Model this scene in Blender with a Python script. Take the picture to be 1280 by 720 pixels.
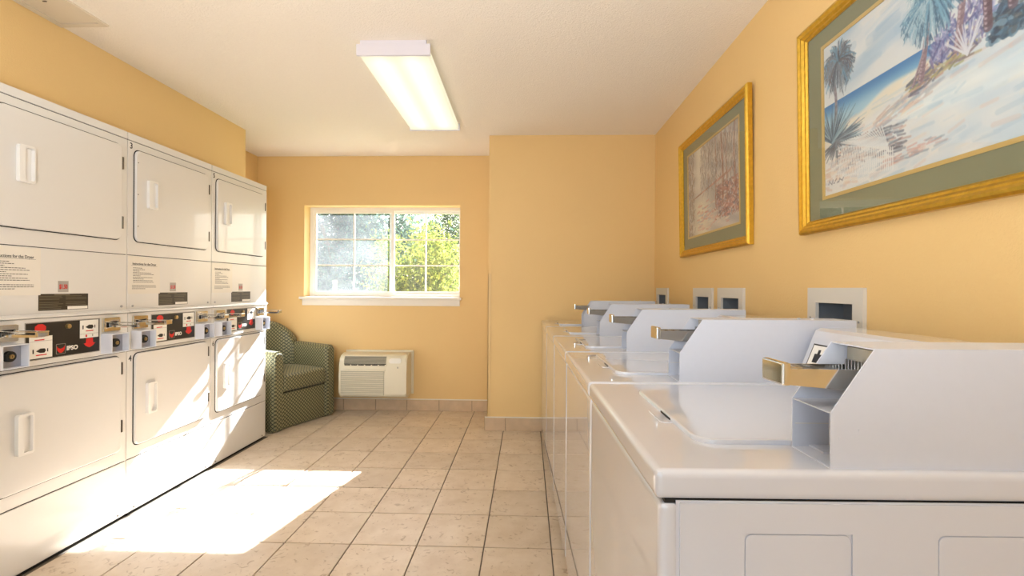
import bpy, bmesh, math, random
import numpy as np
from mathutils import Vector, Matrix
PI = math.pi
R = math.radians
random.seed(7)
for o in list(bpy.data.objects): bpy.data.objects.remove(o)
S = bpy.context.scene
COL = S.collection

# ------------------------------------------------------------------ camera
cam_d = bpy.data.cameras.new('camera'); cam = bpy.data.objects.new('camera', cam_d); COL.objects.link(cam)
cam_d.sensor_width = 36.0; cam_d.lens = 595.0 / 1280 * 36.0; cam_d.clip_start = .02
cam.matrix_world = Matrix.Translation((0, 0, 1.18)) @ Matrix.Rotation(.032, 4, 'Z') @ Matrix.Rotation(PI/2, 4, 'X') @ Matrix.Rotation(.006, 4, 'Z')
S.camera = cam

# ------------------------------------------------------------------ world, sun, lights, exposure
w = bpy.data.worlds.new('sky'); S.world = w; w.use_nodes = True
wn = w.node_tree.nodes; wl = w.node_tree.links
bg = wn['Background']
sky = wn.new('ShaderNodeTexSky'); sky.sky_type = 'NISHITA'; sky.sun_disc = False
sky.sun_elevation = R(35); sky.sun_rotation = R(12); sky.air_density = 1.0; sky.dust_density = 3.0
wl.new(sky.outputs[0], bg.inputs[0]); bg.inputs[1].default_value = .34
sun_d = bpy.data.lights.new('sun', 'SUN'); sun = bpy.data.objects.new('sun', sun_d); COL.objects.link(sun)
sun_d.energy = 36.0; sun_d.angle = R(.6); sun_d.color = (.97, .98, 1.0)
sun.rotation_euler = Vector((-.215, -1, -.72)).to_track_quat('-Z', 'Y').to_euler()

def area_light(name, loc, direction, sx, sy, power, col):
    d = bpy.data.lights.new(name, 'AREA'); o = bpy.data.objects.new(name, d); COL.objects.link(o)
    d.shape = 'RECTANGLE'; d.size = sx; d.size_y = sy; d.energy = power; d.color = col
    o.location = loc; o.rotation_euler = Vector(direction).to_track_quat('-Z', 'Z').to_euler()
    return o
# assumed daylight lamp in an unseen rear doorway, added to even out the brightness
area_light('rear_door_fill', (-.5, -2.55, 1.15), (0, 1, .02), 2.3, 2.1, 20, (.80, .90, 1.0))
# added fill lamp facing the ceiling, out of view, lighting the room by bounce
area_light('ceiling_bounce_fill', (-.5, -.10, 1.30), (0, .42, 1), .6, .6, 46, (.86, .93, 1.0))
S.view_settings.view_transform = 'Standard'
S.view_settings.look = 'None'
S.view_settings.exposure = 0.38
S.view_settings.gamma = 1.0
S.view_settings.use_curve_mapping = False

# ------------------------------------------------------------------ materials
def lin(c):
    if isinstance(c, str):
        c = [int(c[i:i+2], 16) / 255 for i in (0, 2, 4)]
    return tuple((v/12.92 if v <= .04045 else ((v+.055)/1.055)**2.4) for v in c)
def mat(name, col, rough=.5, metal=0, spec=.5, coat=0, coat_rough=.05, noise=0, nscale=8, bump=0, bscale=200, detail=3, trans=0, emis=None):
    m = bpy.data.materials.new(name); m.use_nodes = True
    nt = m.node_tree; n = nt.nodes; l = nt.links; p = n['Principled BSDF']
    c = lin(col)
    p.inputs['Base Color'].default_value = (*c, 1)
    p.inputs['Roughness'].default_value = rough; p.inputs['Metallic'].default_value = metal
    p.inputs['Specular IOR Level'].default_value = spec
    p.inputs['Coat Weight'].default_value = coat; p.inputs['Coat Roughness'].default_value = coat_rough
    if noise:
        tc = n.new('ShaderNodeTexCoord'); nz = n.new('ShaderNodeTexNoise'); nz.inputs['Scale'].default_value = nscale; nz.inputs['Detail'].default_value = 4
        mx = n.new('ShaderNodeMix'); mx.data_type = 'RGBA'
        mx.inputs[6].default_value = (*[v*(1-noise) for v in c], 1); mx.inputs[7].default_value = (*[min(1, v*(1+noise)) for v in c], 1)
        l.new(tc.outputs['Object'], nz.inputs['Vector']); l.new(nz.outputs['Fac'], mx.inputs[0]); l.new(mx.outputs[2], p.inputs['Base Color'])
    if bump:
        tc = n.new('ShaderNodeTexCoord'); nz = n.new('ShaderNodeTexNoise'); nz.inputs['Scale'].default_value = bscale; nz.inputs['Detail'].default_value = detail
        b = n.new('ShaderNodeBump'); b.inputs['Strength'].default_value = bump; b.inputs['Distance'].default_value = .004
        l.new(tc.outputs['Object'], nz.inputs['Vector']); l.new(nz.outputs['Fac'], b.inputs['Height']); l.new(b.outputs[0], p.inputs['Normal'])
    if emis:
        p.inputs['Emission Color'].default_value = (*lin(emis[0]), 1); p.inputs['Emission Strength'].default_value = emis[1]
    return m

M = {}
M['wall'] = mat('yellow_wall_paint', 'e8c588', .55, noise=.035, nscale=1.6, bump=.25, bscale=160)
M['ceiling'] = mat('textured_ceiling_paint', 'f3e9dc', .9, bump=.9, bscale=140, detail=6, noise=.05, nscale=130)
M['grout'] = mat('floor_grout', '74685b', .9, noise=.12, nscale=30)
M['white'] = mat('white_enamel', 'cdd0da', .22, coat=1.0, coat_rough=.025)
M['dryer'] = mat('dryer_enamel', 'dfdcd8', .3, coat=.6, coat_rough=.05)
M['dryer_light'] = mat('handle_plastic', 'ebe8e4', .35)
M['case'] = mat('meter_case_enamel', 'ccd0dc', .34, noise=.02, nscale=60)
M['coinbox'] = mat('coin_box_enamel', 'dfe1ea', .35)
M['gap'] = mat('dark_gap', '1b1917', .8)
M['chrome'] = mat('chrome', 'd8d6d0', .12, metal=1)
M['steel'] = mat('dull_steel', 'b2b2b8', .35, metal=1)
M['brushed'] = mat('brushed_steel', 'c9bfa8', .28, metal=1)
M['brass'] = mat('brass', 'c0a878', .3, metal=1)
M['hinge'] = mat('hinge_metal', '6c665e', .4, metal=1)
M['black'] = mat('black_print', '221d16', .4)
M['brown'] = mat('dark_brown_print', '33291b', .4)
M['text'] = mat('ink_text', '3a3836', .6)
M['pale_text'] = mat('pale_label_text', '6f6650', .6)
M['paper'] = mat('paper_in_sleeve', 'e8e2d8', .25, coat=.3)
M['sticker'] = mat('white_sticker', 'ece8e0', .4)
M['grey_sticker'] = mat('grey_sticker', 'a7a19a', .4)
M['red'] = mat('red_print', 'd1221a', .4)
M['grey_print'] = mat('grey_print', '9a948a', .5)
M['vinyl'] = mat('window_vinyl', 'eeeae2', .35)
M['trimpaint'] = mat('sill_paint', 'eee6da', .4)
M['ac'] = mat('air_conditioner_plastic', 'e6dec8', .4)
M['ac_grey'] = mat('vent_plastic', 'b4ae9c', .45)
M['gold'] = mat('gold_leaf_frame', 'dcb64c', .30, metal=1.0, noise=.25, nscale=60, bump=.3, bscale=70)
M['gold_fillet'] = mat('gold_fillet', 'c6ab6c', .45, metal=.2)
M['mat_board'] = mat('green_mat_board', '7b7f66', .8, noise=.04, nscale=300)
M['backing'] = mat('backing_board', '5a4a38', .8)
M['box'] = mat('outlet_box_plastic', 'd9d4cc', .4)
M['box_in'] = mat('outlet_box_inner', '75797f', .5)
M['bluev'] = mat('blue_valve', '3a4c7a', .4)
M['lamp_metal'] = mat('lamp_housing_paint', 'dcd6dc', .45)
M['hatch'] = mat('hatch_paint', 'dccfba', .6)
M['bark'] = mat('bark', '6b5a48', .9, noise=.3, nscale=20)
M['concrete'] = mat('pale_concrete', 'cfcabf', .9, noise=.08, nscale=3)
M['grass'] = mat('dry_lawn', '8c9560', .95, noise=.25, nscale=6)
M['post'] = mat('cream_post_paint', 'd9c9a0', .6)
M['siding'] = mat('outside_wall_siding', 'cfc4b4', .8)
M['duct'] = mat('corner_guard_plastic', 'e2c084', .45)
M['rubber'] = mat('black_rubber', '1c1b1a', .6)
M['baseb'] = mat('baseboard_tile_glaze', 'cdb292', .5, noise=.2, nscale=14)

def tile_mat():
    m = bpy.data.materials.new('floor_tile_glaze'); m.use_nodes = True
    n = m.node_tree.nodes; l = m.node_tree.links; p = n['Principled BSDF']
    g = n.new('ShaderNodeNewGeometry'); oi = n.new('ShaderNodeObjectInfo')
    add = n.new('ShaderNodeVectorMath'); add.operation = 'MULTIPLY_ADD'; add.inputs[1].default_value = (1, 1, 1)
    sc = n.new('ShaderNodeVectorMath'); sc.operation = 'SCALE'; sc.inputs['Scale'].default_value = 9
    cx = n.new('ShaderNodeCombineXYZ')
    l.new(oi.outputs['Random'], cx.inputs[0]); l.new(oi.outputs['Random'], cx.inputs[2]); l.new(cx.outputs[0], sc.inputs[0])
    l.new(g.outputs['Position'], add.inputs[0]); l.new(sc.outputs[0], add.inputs[2])
    n1 = n.new('ShaderNodeTexNoise'); n1.inputs['Scale'].default_value = 9; n1.inputs['Detail'].default_value = 7; n1.inputs['Roughness'].default_value = .62
    n2 = n.new('ShaderNodeTexNoise'); n2.inputs['Scale'].default_value = 26; n2.inputs['Detail'].default_value = 6; n2.inputs['Distortion'].default_value = 1.5
    l.new(add.outputs[0], n1.inputs['Vector']); l.new(add.outputs[0], n2.inputs['Vector'])
    r1 = n.new('ShaderNodeValToRGB'); r1.color_ramp.elements[0].position = .3; r1.color_ramp.elements[1].position = .7
    r1.color_ramp.elements[0].color = (*lin('d0bca4'), 1); r1.color_ramp.elements[1].color = (*lin('e0d0bc'), 1)
    r2 = n.new('ShaderNodeValToRGB'); r2.color_ramp.elements[0].position = .33; r2.color_ramp.elements[1].position = .40
    r2.color_ramp.elements[0].color = (*lin('b5a189'), 1); r2.color_ramp.elements[1].color = (1, 1, 1, 1)
    l.new(n1.outputs['Fac'], r1.inputs[0]); l.new(n2.outputs['Fac'], r2.inputs[0])
    mx = n.new('ShaderNodeMix'); mx.data_type = 'RGBA'; mx.blend_type = 'MULTIPLY'; mx.inputs[0].default_value = .5
    l.new(r1.outputs[0], mx.inputs[6]); l.new(r2.outputs[0], mx.inputs[7])
    hv = n.new('ShaderNodeHueSaturation'); mr = n.new('ShaderNodeMapRange'); mr.inputs[3].default_value = .93; mr.inputs[4].default_value = 1.05
    l.new(oi.outputs['Random'], mr.inputs[0]); l.new(mr.outputs[0], hv.inputs['Value']); l.new(mx.outputs[2], hv.inputs['Color'])
    l.new(hv.outputs[0], p.inputs['Base Color'])
    p.inputs['Roughness'].default_value = .38
    b = n.new('ShaderNodeBump'); b.inputs['Strength'].default_value = .15; b.inputs['Distance'].default_value = .003
    l.new(n1.outputs['Fac'], b.inputs['Height']); l.new(b.outputs[0], p.inputs['Normal'])
    return m
M['tile'] = tile_mat()

def glass_mat(name, ior=1.5, haze=0.0, tint=(1, 1, 1)):
    m = bpy.data.materials.new(name); m.use_nodes = True
    n = m.node_tree.nodes; l = m.node_tree.links
    for x in list(n): n.remove(x)
    out = n.new('ShaderNodeOutputMaterial'); tr = n.new('ShaderNodeBsdfTransparent'); gl = n.new('ShaderNodeBsdfGlossy'); gl.inputs['Roughness'].default_value = .0
    tr.inputs[0].default_value = (*tint, 1)
    fr = n.new('ShaderNodeFresnel'); fr.inputs[0].default_value = ior
    mx = n.new('ShaderNodeMixShader')
    ge = n.new('ShaderNodeNewGeometry'); inv = n.new('ShaderNodeMath'); inv.operation = 'SUBTRACT'; inv.inputs[0].default_value = 1; l.new(ge.outputs['Backfacing'], inv.inputs[1])
    ml = n.new('ShaderNodeMath'); ml.operation = 'MULTIPLY'; l.new(inv.outputs[0], ml.inputs[0]); l.new(fr.outputs[0], ml.inputs[1])
    l.new(ml.outputs[0], mx.inputs[0]); l.new(tr.outputs[0], mx.inputs[1]); l.new(gl.outputs[0], mx.inputs[2])
    last = mx
    if haze:
        tl = n.new('ShaderNodeBsdfTranslucent'); tl.inputs[0].default_value = (.9, .93, .95, 1)
        tc = n.new('ShaderNodeTexCoord'); nz = n.new('ShaderNodeTexNoise'); nz.inputs['Scale'].default_value = 3; nz.inputs['Detail'].default_value = 6
        mr = n.new('ShaderNodeMapRange'); mr.inputs[1].default_value = .3; mr.inputs[2].default_value = .8; mr.inputs[3].default_value = haze*.5; mr.inputs[4].default_value = haze*1.6
        l.new(tc.outputs['Object'], nz.inputs['Vector']); l.new(nz.outputs['Fac'], mr.inputs[0])
        m2 = n.new('ShaderNodeMixShader'); l.new(mr.outputs[0], m2.inputs[0]); l.new(mx.outputs[0], m2.inputs[1]); l.new(tl.outputs[0], m2.inputs[2]); last = m2
    l.new(last.outputs[0], out.inputs[0])
    return m
M['glass'] = glass_mat('window_glass', 1.45, haze=.006)
M['glass_dusty'] = glass_mat('dusty_window_glass', 1.45, haze=.028, tint=(.93, .97, 1))
M['pglass'] = glass_mat('picture_glass', 1.8)

def leaf_mat(name, a, b):
    m = bpy.data.materials.new(name); m.use_nodes = True
    n = m.node_tree.nodes; l = m.node_tree.links
    for x in list(n): n.remove(x)
    out = n.new('ShaderNodeOutputMaterial'); d = n.new('ShaderNodeBsdfDiffuse'); t = n.new('ShaderNodeBsdfTranslucent'); mx = n.new('ShaderNodeMixShader'); mx.inputs[0].default_value = .5
    g = n.new('ShaderNodeNewGeometry'); rp = n.new('ShaderNodeValToRGB')
    rp.color_ramp.elements[0].color = (*lin(a), 1); rp.color_ramp.elements[1].color = (*lin(b), 1)
    l.new(g.outputs['Random Per Island'], rp.inputs[0])
    for s in (d, t): l.new(rp.outputs[0], s.inputs[0])
    l.new(d.outputs[0], mx.inputs[1]); l.new(t.outputs[0], mx.inputs[2]); l.new(mx.outputs[0], out.inputs[0])
    return m
M['leaf_yellow'] = leaf_mat('yellow_green_leaf', '55661f', 'a0a650')
M['leaf_green'] = leaf_mat('mid_green_leaf', '2f4424', '5f7040')
M['leaf_dark'] = leaf_mat('blue_green_leaf', '3a5044', '647f6c')

def fabric_mat():
    m = bpy.data.materials.new('woven_lattice_upholstery'); m.use_nodes = True
    n = m.node_tree.nodes; l = m.node_tree.links; p = n['Principled BSDF']
    uv = n.new('ShaderNodeUVMap'); mp = n.new('ShaderNodeMapping'); mp.inputs['Rotation'].default_value = (0, 0, R(45)); k = PI*2/.0108
    mp.inputs['Scale'].default_value = (k/2, k/2, 1)
    l.new(uv.outputs[0], mp.inputs['Vector']); sp = n.new('ShaderNodeSeparateXYZ'); l.new(mp.outputs[0], sp.inputs[0])
    s1 = n.new('ShaderNodeMath'); s1.operation = 'COSINE'; s2 = n.new('ShaderNodeMath'); s2.operation = 'COSINE'
    l.new(sp.outputs[0], s1.inputs[0]); l.new(sp.outputs[1], s2.inputs[0])
    a1 = n.new('ShaderNodeMath'); a1.operation = 'MAXIMUM'; l.new(s1.outputs[0], a1.inputs[0]); l.new(s2.outputs[0], a1.inputs[1])
    rp = n.new('ShaderNodeValToRGB'); rp.color_ramp.elements[0].position = .45; rp.color_ramp.elements[1].position = .78
    rp.color_ramp.elements[0].color = (*lin('918c68'), 1); rp.color_ramp.elements[1].color = (*lin('393d2c'), 1)
    l.new(a1.outputs[0], rp.inputs[0]); l.new(rp.outputs[0], p.inputs['Base Color'])
    p.inputs['Roughness'].default_value = .55; p.inputs['Sheen Weight'].default_value = .1
    return m
M['fabric'] = fabric_mat()

def diffuser_mat():
    m = bpy.data.materials.new('lit_acrylic_diffuser'); m.use_nodes = True
    n = m.node_tree.nodes; l = m.node_tree.links; p = n['Principled BSDF']
    tc = n.new('ShaderNodeTexCoord'); sp = n.new('ShaderNodeSeparateXYZ'); l.new(tc.outputs['Object'], sp.inputs[0])
    # two tubes glow behind the lens, at x = +-.085, the ends dimmer
    ab = n.new('ShaderNodeMath'); ab.operation = 'ABSOLUTE'; l.new(sp.outputs[0], ab.inputs[0])
    su = n.new('ShaderNodeMath'); su.operation = 'SUBTRACT'; su.inputs[1].default_value = .085; l.new(ab.outputs[0], su.inputs[0])
    dv = n.new('ShaderNodeMath'); dv.operation = 'DIVIDE'; dv.inputs[1].default_value = .062; l.new(su.outputs[0], dv.inputs[0])
    pw = n.new('ShaderNodeMath'); pw.operation = 'POWER'; pw.inputs[1].default_value = 2; 
    a2 = n.new('ShaderNodeMath'); a2.operation = 'ABSOLUTE'; l.new(dv.outputs[0], a2.inputs[0]); l.new(a2.outputs[0], pw.inputs[0])
    ad = n.new('ShaderNodeMath'); ad.operation = 'ADD'; ad.inputs[1].default_value = 1; l.new(pw.outputs[0], ad.inputs[0])
    iv = n.new('ShaderNodeMath'); iv.operation = 'DIVIDE'; iv.inputs[0].default_value = 1; l.new(ad.outputs[0], iv.inputs[1])
    ya = n.new('ShaderNodeMath'); ya.operation = 'ABSOLUTE'; l.new(sp.outputs[1], ya.inputs[0])
    ye = n.new('ShaderNodeMapRange'); ye.interpolation_type = 'SMOOTHSTEP'; ye.inputs[1].default_value = .45; ye.inputs[2].default_value = .60; ye.inputs[3].default_value = 1; ye.inputs[4].default_value = .35
    l.new(ya.outputs[0], ye.inputs[0])
    mu = n.new('ShaderNodeMath'); mu.operation = 'MULTIPLY'; l.new(iv.outputs[0], mu.inputs[0]); l.new(ye.outputs[0], mu.inputs[1])
    mr = n.new('ShaderNodeMapRange'); mr.inputs[1].default_value = .1; mr.inputs[2].default_value = 1; mr.inputs[3].default_value = .50; mr.inputs[4].default_value = .98
    l.new(mu.outputs[0], mr.inputs[0]); l.new(mr.outputs[0], p.inputs['Emission Strength'])
    p.inputs['Emission Color'].default_value = (1.0, .97, .72, 1); p.inputs['Base Color'].default_value = (.3, .3, .26, 1)
    return m
M['diffuser'] = diffuser_mat()

# ------------------------------------------------------------------ mesh helpers
def new_obj(name, bm, m, parent=None, loc=None, rot=None, smooth=False, label=None, kind=None):
    me = bpy.data.meshes.new(name)
    bmesh.ops.recalc_face_normals(bm, faces=bm.faces)
    if smooth:
        for f in bm.faces: f.smooth = True
    bm.to_mesh(me); bm.free()
    me.materials.append(M[m] if isinstance(m, str) else m)
    if smooth:
        try: me.set_sharp_from_angle(angle=R(38))
        except Exception: pass
    o = bpy.data.objects.new(name, me); COL.objects.link(o)
    if smooth:
        wm = o.modifiers.new('weighted_normals', 'WEIGHTED_NORMAL'); wm.keep_sharp = True; wm.weight = 100
    if parent: o.parent = parent
    if loc is not None: o.location = loc
    if rot is not None: o.rotation_euler = rot
    if label: o['label'] = label
    if kind: o['kind'] = kind
    return o
def merge(bm, t):
    me = bpy.data.meshes.new('tmp'); t.to_mesh(me); t.free(); bm.from_mesh(me); bpy.data.meshes.remove(me)
def BX(bm, x0, x1, y0, y1, z0, z1, b=0, seg=2):
    t = bmesh.new()
    v = [t.verts.new((x, y, z)) for z in (z0, z1) for y in (y0, y1) for x in (x0, x1)]
    for q in ((0, 2, 3, 1), (4, 5, 7, 6), (0, 1, 5, 4), (2, 6, 7, 3), (0, 4, 6, 2), (1, 3, 7, 5)): t.faces.new([v[i] for i in q])
    if b: bmesh.ops.bevel(t, geom=list(t.edges), offset=b, segments=seg, profile=.6, affect='EDGES')
    merge(bm, t); return bm
def box(*a, **k): return BX(bmesh.new(), *a, **k)
def rr(x0, x1, y0, y1, r, n=5):
    pts = []
    for cx, cy, a0 in ((x1-r, y1-r, 0), (x0+r, y1-r, 90), (x0+r, y0+r, 180), (x1-r, y0+r, 270)):
        for i in range(n+1):
            a = R(a0+90*i/n); pts.append((cx+r*math.cos(a), cy+r*math.sin(a)))
    return pts
def circ(cx, cy, r, n=20): return [(cx+r*math.cos(2*PI*i/n), cy+r*math.sin(2*PI*i/n)) for i in range(n)]
AX = {'x': lambda a, b, d: (d, a, b), 'y': lambda a, b, d: (a, d, b), 'z': lambda a, b, d: (a, b, d)}
def plate(bm, pts, d0, d1, ax='x', bev=0):
    """prism of the outline pts, between depth d0 (back) and d1 (front) along axis ax; front edge chamfered by bev"""
    f = AX[ax]; n = len(pts)
    cx = sum(p[0] for p in pts)/n; cy = sum(p[1] for p in pts)/n
    rings = [[(p[0], p[1], d0) for p in pts]]
    if bev:
        sgn = 1 if d1 > d0 else -1
        w = max(p[0] for p in pts)-min(p[0] for p in pts); h = max(p[1] for p in pts)-min(p[1] for p in pts)
        rings.append([(p[0], p[1], d1-sgn*bev) for p in pts])
        for t in (.5, 1):
            o = bev*(1-math.cos(t*PI/2)); dd = d1-sgn*bev*(1-math.sin(t*PI/2))
            rings.append([(cx+(p[0]-cx)*(1-2*o/w), cy+(p[1]-cy)*(1-2*o/h), dd) for p in pts])
    else: rings.append([(p[0], p[1], d1) for p in pts])
    vs = [[bm.verts.new(f(*q)) for q in r_] for r_ in rings]
    for a, b in zip(vs, vs[1:]):
        for i in range(n): bm.faces.new((a[i], a[(i+1) % n], b[(i+1) % n], b[i]))
    bm.faces.new(vs[0][::-1]); bm.faces.new(vs[-1])
    return bm
def ring_plate(bm, outer, inner, d0, d1, ax='x'):
    f = AX[ax]; n = len(outer)
    A = [bm.verts.new(f(*p, d0)) for p in outer]; B = [bm.verts.new(f(*p, d1)) for p in outer]
    C = [bm.verts.new(f(*p, d1)) for p in inner]; D = [bm.verts.new(f(*p, d0)) for p in inner]
    for P, Q in ((A, B), (B, C), (C, D), (D, A)):
        for i in range(n): bm.faces.new((P[i], P[(i+1) % n], Q[(i+1) % n], Q[i]))
    return bm
def tube(bm, p0, p1, r, n=8):
    p0 = Vector(p0); p1 = Vector(p1); d = (p1-p0).normalized(); q = d.to_track_quat('Z', 'Y')
    A = [bm.verts.new(p0+q @ Vector((r*math.cos(2*PI*i/n), r*math.sin(2*PI*i/n), 0))) for i in range(n)]
    B = [bm.verts.new(p1+q @ Vector((r*math.cos(2*PI*i/n), r*math.sin(2*PI*i/n), 0))) for i in range(n)]
    for i in range(n): bm.faces.new((A[i], A[(i+1) % n], B[(i+1) % n], B[i]))
    bm.faces.new(A[::-1]); bm.faces.new(B)
    return bm
def thing(name, label, cat, loc=(0, 0, 0), rotz=0, group=None):
    o = bpy.data.objects.new(name, None); COL.objects.link(o); o.location = loc; o.rotation_euler = (0, 0, rotz)
    o.empty_display_size = .05
    o['label'] = label; o['category'] = cat
    if group: o['group'] = group
    return o
def tag(o, label, cat, group=None):
    o['label'] = label; o['category'] = cat
    if group: o['group'] = group
    return o
def struct(name, bm, m, parent=None, **k):
    o = new_obj(name, bm, m, parent, **k)
    if parent is None: o['kind'] = 'structure'
    return o
def dup_tree(o, parent=None):
    c = o.copy(); COL.objects.link(c)
    if parent: c.parent = parent
    for ch in list(o.children): dup_tree(ch, c)
    return c
def text_mesh(txt, size, m, parent, name, loc, basis, sx=1.0, bold=0, label=None, align='LEFT', ext=.0003):
    """basis = (right, up) vectors of the reading plane"""
    cu = bpy.data.curves.new('t', 'FONT'); cu.body = txt; cu.size = size; cu.align_x = align; cu.extrude = ext; cu.resolution_u = 3; cu.offset = bold
    to = bpy.data.objects.new('t', cu); COL.objects.link(to); bpy.context.view_layer.update()
    me = bpy.data.meshes.new_from_object(to.evaluated_get(bpy.context.evaluated_depsgraph_get()))
    bpy.data.objects.remove(to); bpy.data.curves.remove(cu)
    r = Vector(basis[0]); u = Vector(basis[1]); n_ = r.cross(u)
    L = Vector(loc)
    for v in me.vertices: v.co = L + r*v.co.x*sx + u*v.co.y + n_*v.co.z
    me.materials.clear(); me.materials.append(M[m])
    o = bpy.data.objects.new(name, me); COL.objects.link(o); o.parent = parent
    if label: o['label'] = label
    return o

# ------------------------------------------------------------------ room shell
XR, YB, YJ, H = 1.04, 4.53, 3.925, 2.44
XL, XL2 = -2.275, -2.62
GX, GY, P = -.19, 2.154, .306          # floor tile grid

floor = struct('floor', box(-2.85, 1.2, -2.8, 4.6, -.12, -.003), 'grout')
tb = box(-P/2+.0028, P/2-.0028, -P/2+.0028, P/2-.0028, -.004, .0035, b=.0022, seg=2)
t0 = new_obj('tile', tb, 'tile', floor, smooth=True)
tm = t0.data; first = True; rest = []
ix0, ix1, iy0, iy1 = -8, 4, -16, 8
for i in range(ix0, ix1+1):
    for j in range(iy0, iy1+1):
        x = GX+(i+.5)*P; y = GY+(j+.5)*P
        if y > YB+.1 or y < -2.7 or x > 1.1 or (x > -.3 and y > YJ+.16 and x > -.2): continue
        if x < XL2-.15: continue
        if x < -2.15 and y < 3.6: continue
        z = random.uniform(-.0004, .0004)
        if x <= .42 and 1.2 < y:
            o = t0 if first else t0.copy()
            if not first: COL.objects.link(o)
            first = False; o.location = (x, y, z); o.rotation_euler = (random.uniform(-.0012, .0012), random.uniform(-.0012, .0012), 0)
        else: rest.append((x, y, z))
bm = bmesh.new()
for x, y, z in rest: BX(bm, x-P/2+.0028, x+P/2-.0028, y-P/2+.0028, y+P/2-.0028, -.004, .0035+z)
new_obj('tile_field', bm, 'tile', floor, kind='stuff')

struct('ceiling', box(-2.85, 1.2, -2.8, 4.75, H, H+.12), 'ceiling')

def holed(u0, u1, v0, v1, holes):
    """rectangles covering [u0,u1]x[v0,v1] less the holes"""
    us = sorted({u0, u1, *[h[0] for h in holes], *[h[1] for h in holes]}); out = []
    for a, b in zip(us, us[1:]):
        hs = sorted([(h[2], h[3]) for h in holes if h[0] <= a and h[1] >= b]); c = v0
        for h0, h1 in hs:
            out.append((a, b, c, h0)); c = h1
        out.append((a, b, c, v1))
    return out
# left wall: bulkhead over the dryers, niche behind them, recess at the window end
bm = bmesh.new()
BX(bm, -2.85, XL, -2.8, 1.70, 0, H); BX(bm, -2.85, XL, 1.70, 3.672, 1.975, H)
BX(bm, -2.85, XL, 3.672, 3.764, 0, H); BX(bm, -2.85, XL2, 3.764, YB, 0, H); BX(bm, -2.85, -2.76, 1.70, 3.672, 0, 1.975)
struct('wall_left', bm, 'wall')
WX0, WX1, WZ0, WZ1 = -2.155, -.645, 1.085, 1.966
bm = bmesh.new()
for a, b, c, d in holed(-2.85, -.32, 0, H, [(WX0, WX1, WZ0, WZ1)]): BX(bm, a, b, YB, 4.76, c, d)
struct('wall_back', bm, 'wall')
struct('wall_back_right', box(-.32, 1.2, YJ, 4.76, 0, H), 'wall')
OB = [(3.53, 3.834), (2.69, 2.99), (2.305, 2.61), (1.492, 1.78)]       # laundry outlet boxes along the right wall
bm = bmesh.new()
for a, b, c, d in holed(-2.8, YJ, 0, H, [(q0+.03, q1-.03, .95, 1.16) for q0, q1 in OB]): BX(bm, XR, 1.2, a, b, c, d)
struct('wall_right', bm, 'wall')
bm = bmesh.new()
for a, b, c, d in holed(-2.85, 1.2, 0, H, [(-1.65, .65, 0.0, 2.2)]): BX(bm, a, b, -2.9, -2.72, c, d)
struct('wall_front', bm, 'trimpaint')
dr = struct('door_1', box(-1.65, -1.58, -2.8, -2.72, 0, 2.2), 'vinyl')  # unseen doorway, assumed as the opening for the rear fill lamp
bm = bmesh.new(); BX(bm, .58, .65, -2.8, -2.72, 0, 2.2); BX(bm, -1.58, .58, -2.8, -2.72, 2.13, 2.2); BX(bm, -.54, -.46, -2.8, -2.72, 0, 2.13)
new_obj('door_frame', bm, 'vinyl', dr)

# tiled baseboards: every tile a piece
def baseboard(name, x0, x1, y, joints, flip=False, h=.108):
    base = struct(name, box(x0, x1, y-.006, y, 0, h-.006), 'grout')
    js = [x0]+[j for j in joints if x0 < j < x1]+[x1]
    for a, b in zip(js, js[1:]):
        new_obj('baseboard_tile', box(a+.0018, b-.0018, y-.013-random.uniform(0, .001), y-.002, .003, h-random.uniform(0, .002), b=.002, seg=1), 'baseb', base)
    new_obj('caulk_line', box(x0, x1, y-.012, y, h-.001, h+.006), 'trimpaint', base)
    return base
baseboard('baseboard_back', XL2, -.345, YB, [-2.38, -2.08, -1.757, -1.446, -1.144, -.835, -.52])
baseboard('baseboard_back_right', -.345, .16, YJ, [-.172, .13], h=.112)

# corner guard on the jutting wall
g = struct('trim_1', BX(box(-.324, -.298, YJ-.005, YJ, .118, 1.30), -.325, -.32, YJ-.005, YJ+.028, .118, 1.30), 'duct')

# ------------------------------------------------------------------ window
win = struct('window_1', ring_plate(bmesh.new(), [(WX0, WZ0), (WX1, WZ0), (WX1, WZ1), (WX0, WZ1)],
      [(WX0+.035, WZ0+.03), (WX1-.016, WZ0+.03), (WX1-.016, WZ1-.032), (WX0+.035, WZ1-.032)], 4.735, 4.655, 'y'), 'vinyl')
def sash(x0, x1, yc, mt, glassm):
    z0, z1 = WZ0+.028, WZ1-.030; fw = .026
    s = new_obj('window_sash', ring_plate(bmesh.new(), [(x0, z0), (x1, z0), (x1, z1), (x0, z1)], [(x0+fw, z0+fw), (x1-fw, z0+fw), (x1-fw, z1-fw), (x0+fw, z1-fw)], yc+.014, yc-.014, 'y'), 'vinyl', win)
    a0, a1, b0, b1 = x0+fw, x1-fw, z0+fw, z1-fw
    new_obj('muntin', box((a0+a1)/2-.0068, (a0+a1)/2+.0068, yc-.007, yc+.007, b0, b1), 'vinyl', s)
    for k in (1, 2):
        zz = b0+(b1-b0)*k/3
        new_obj('muntin', box(a0, a1, yc-.0065, yc+.0065, zz-.0068, zz+.0068), 'vinyl', s)
    for i in range(2):
        for k in range(3):
            gx0 = a0+(a1-a0)*i/2; gz0 = b0+(b1-b0)*k/3
            new_obj('pane', box(gx0, gx0+(a1-a0)/2, yc-.001, yc+.001, gz0, gz0+(b1-b0)/3), glassm, s)
sash(WX0+.032, -1.372+.055, 4.676, 0, 'glass_dusty')
sash(-1.372, WX1-.006, 4.708, 1, 'glass')
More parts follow.
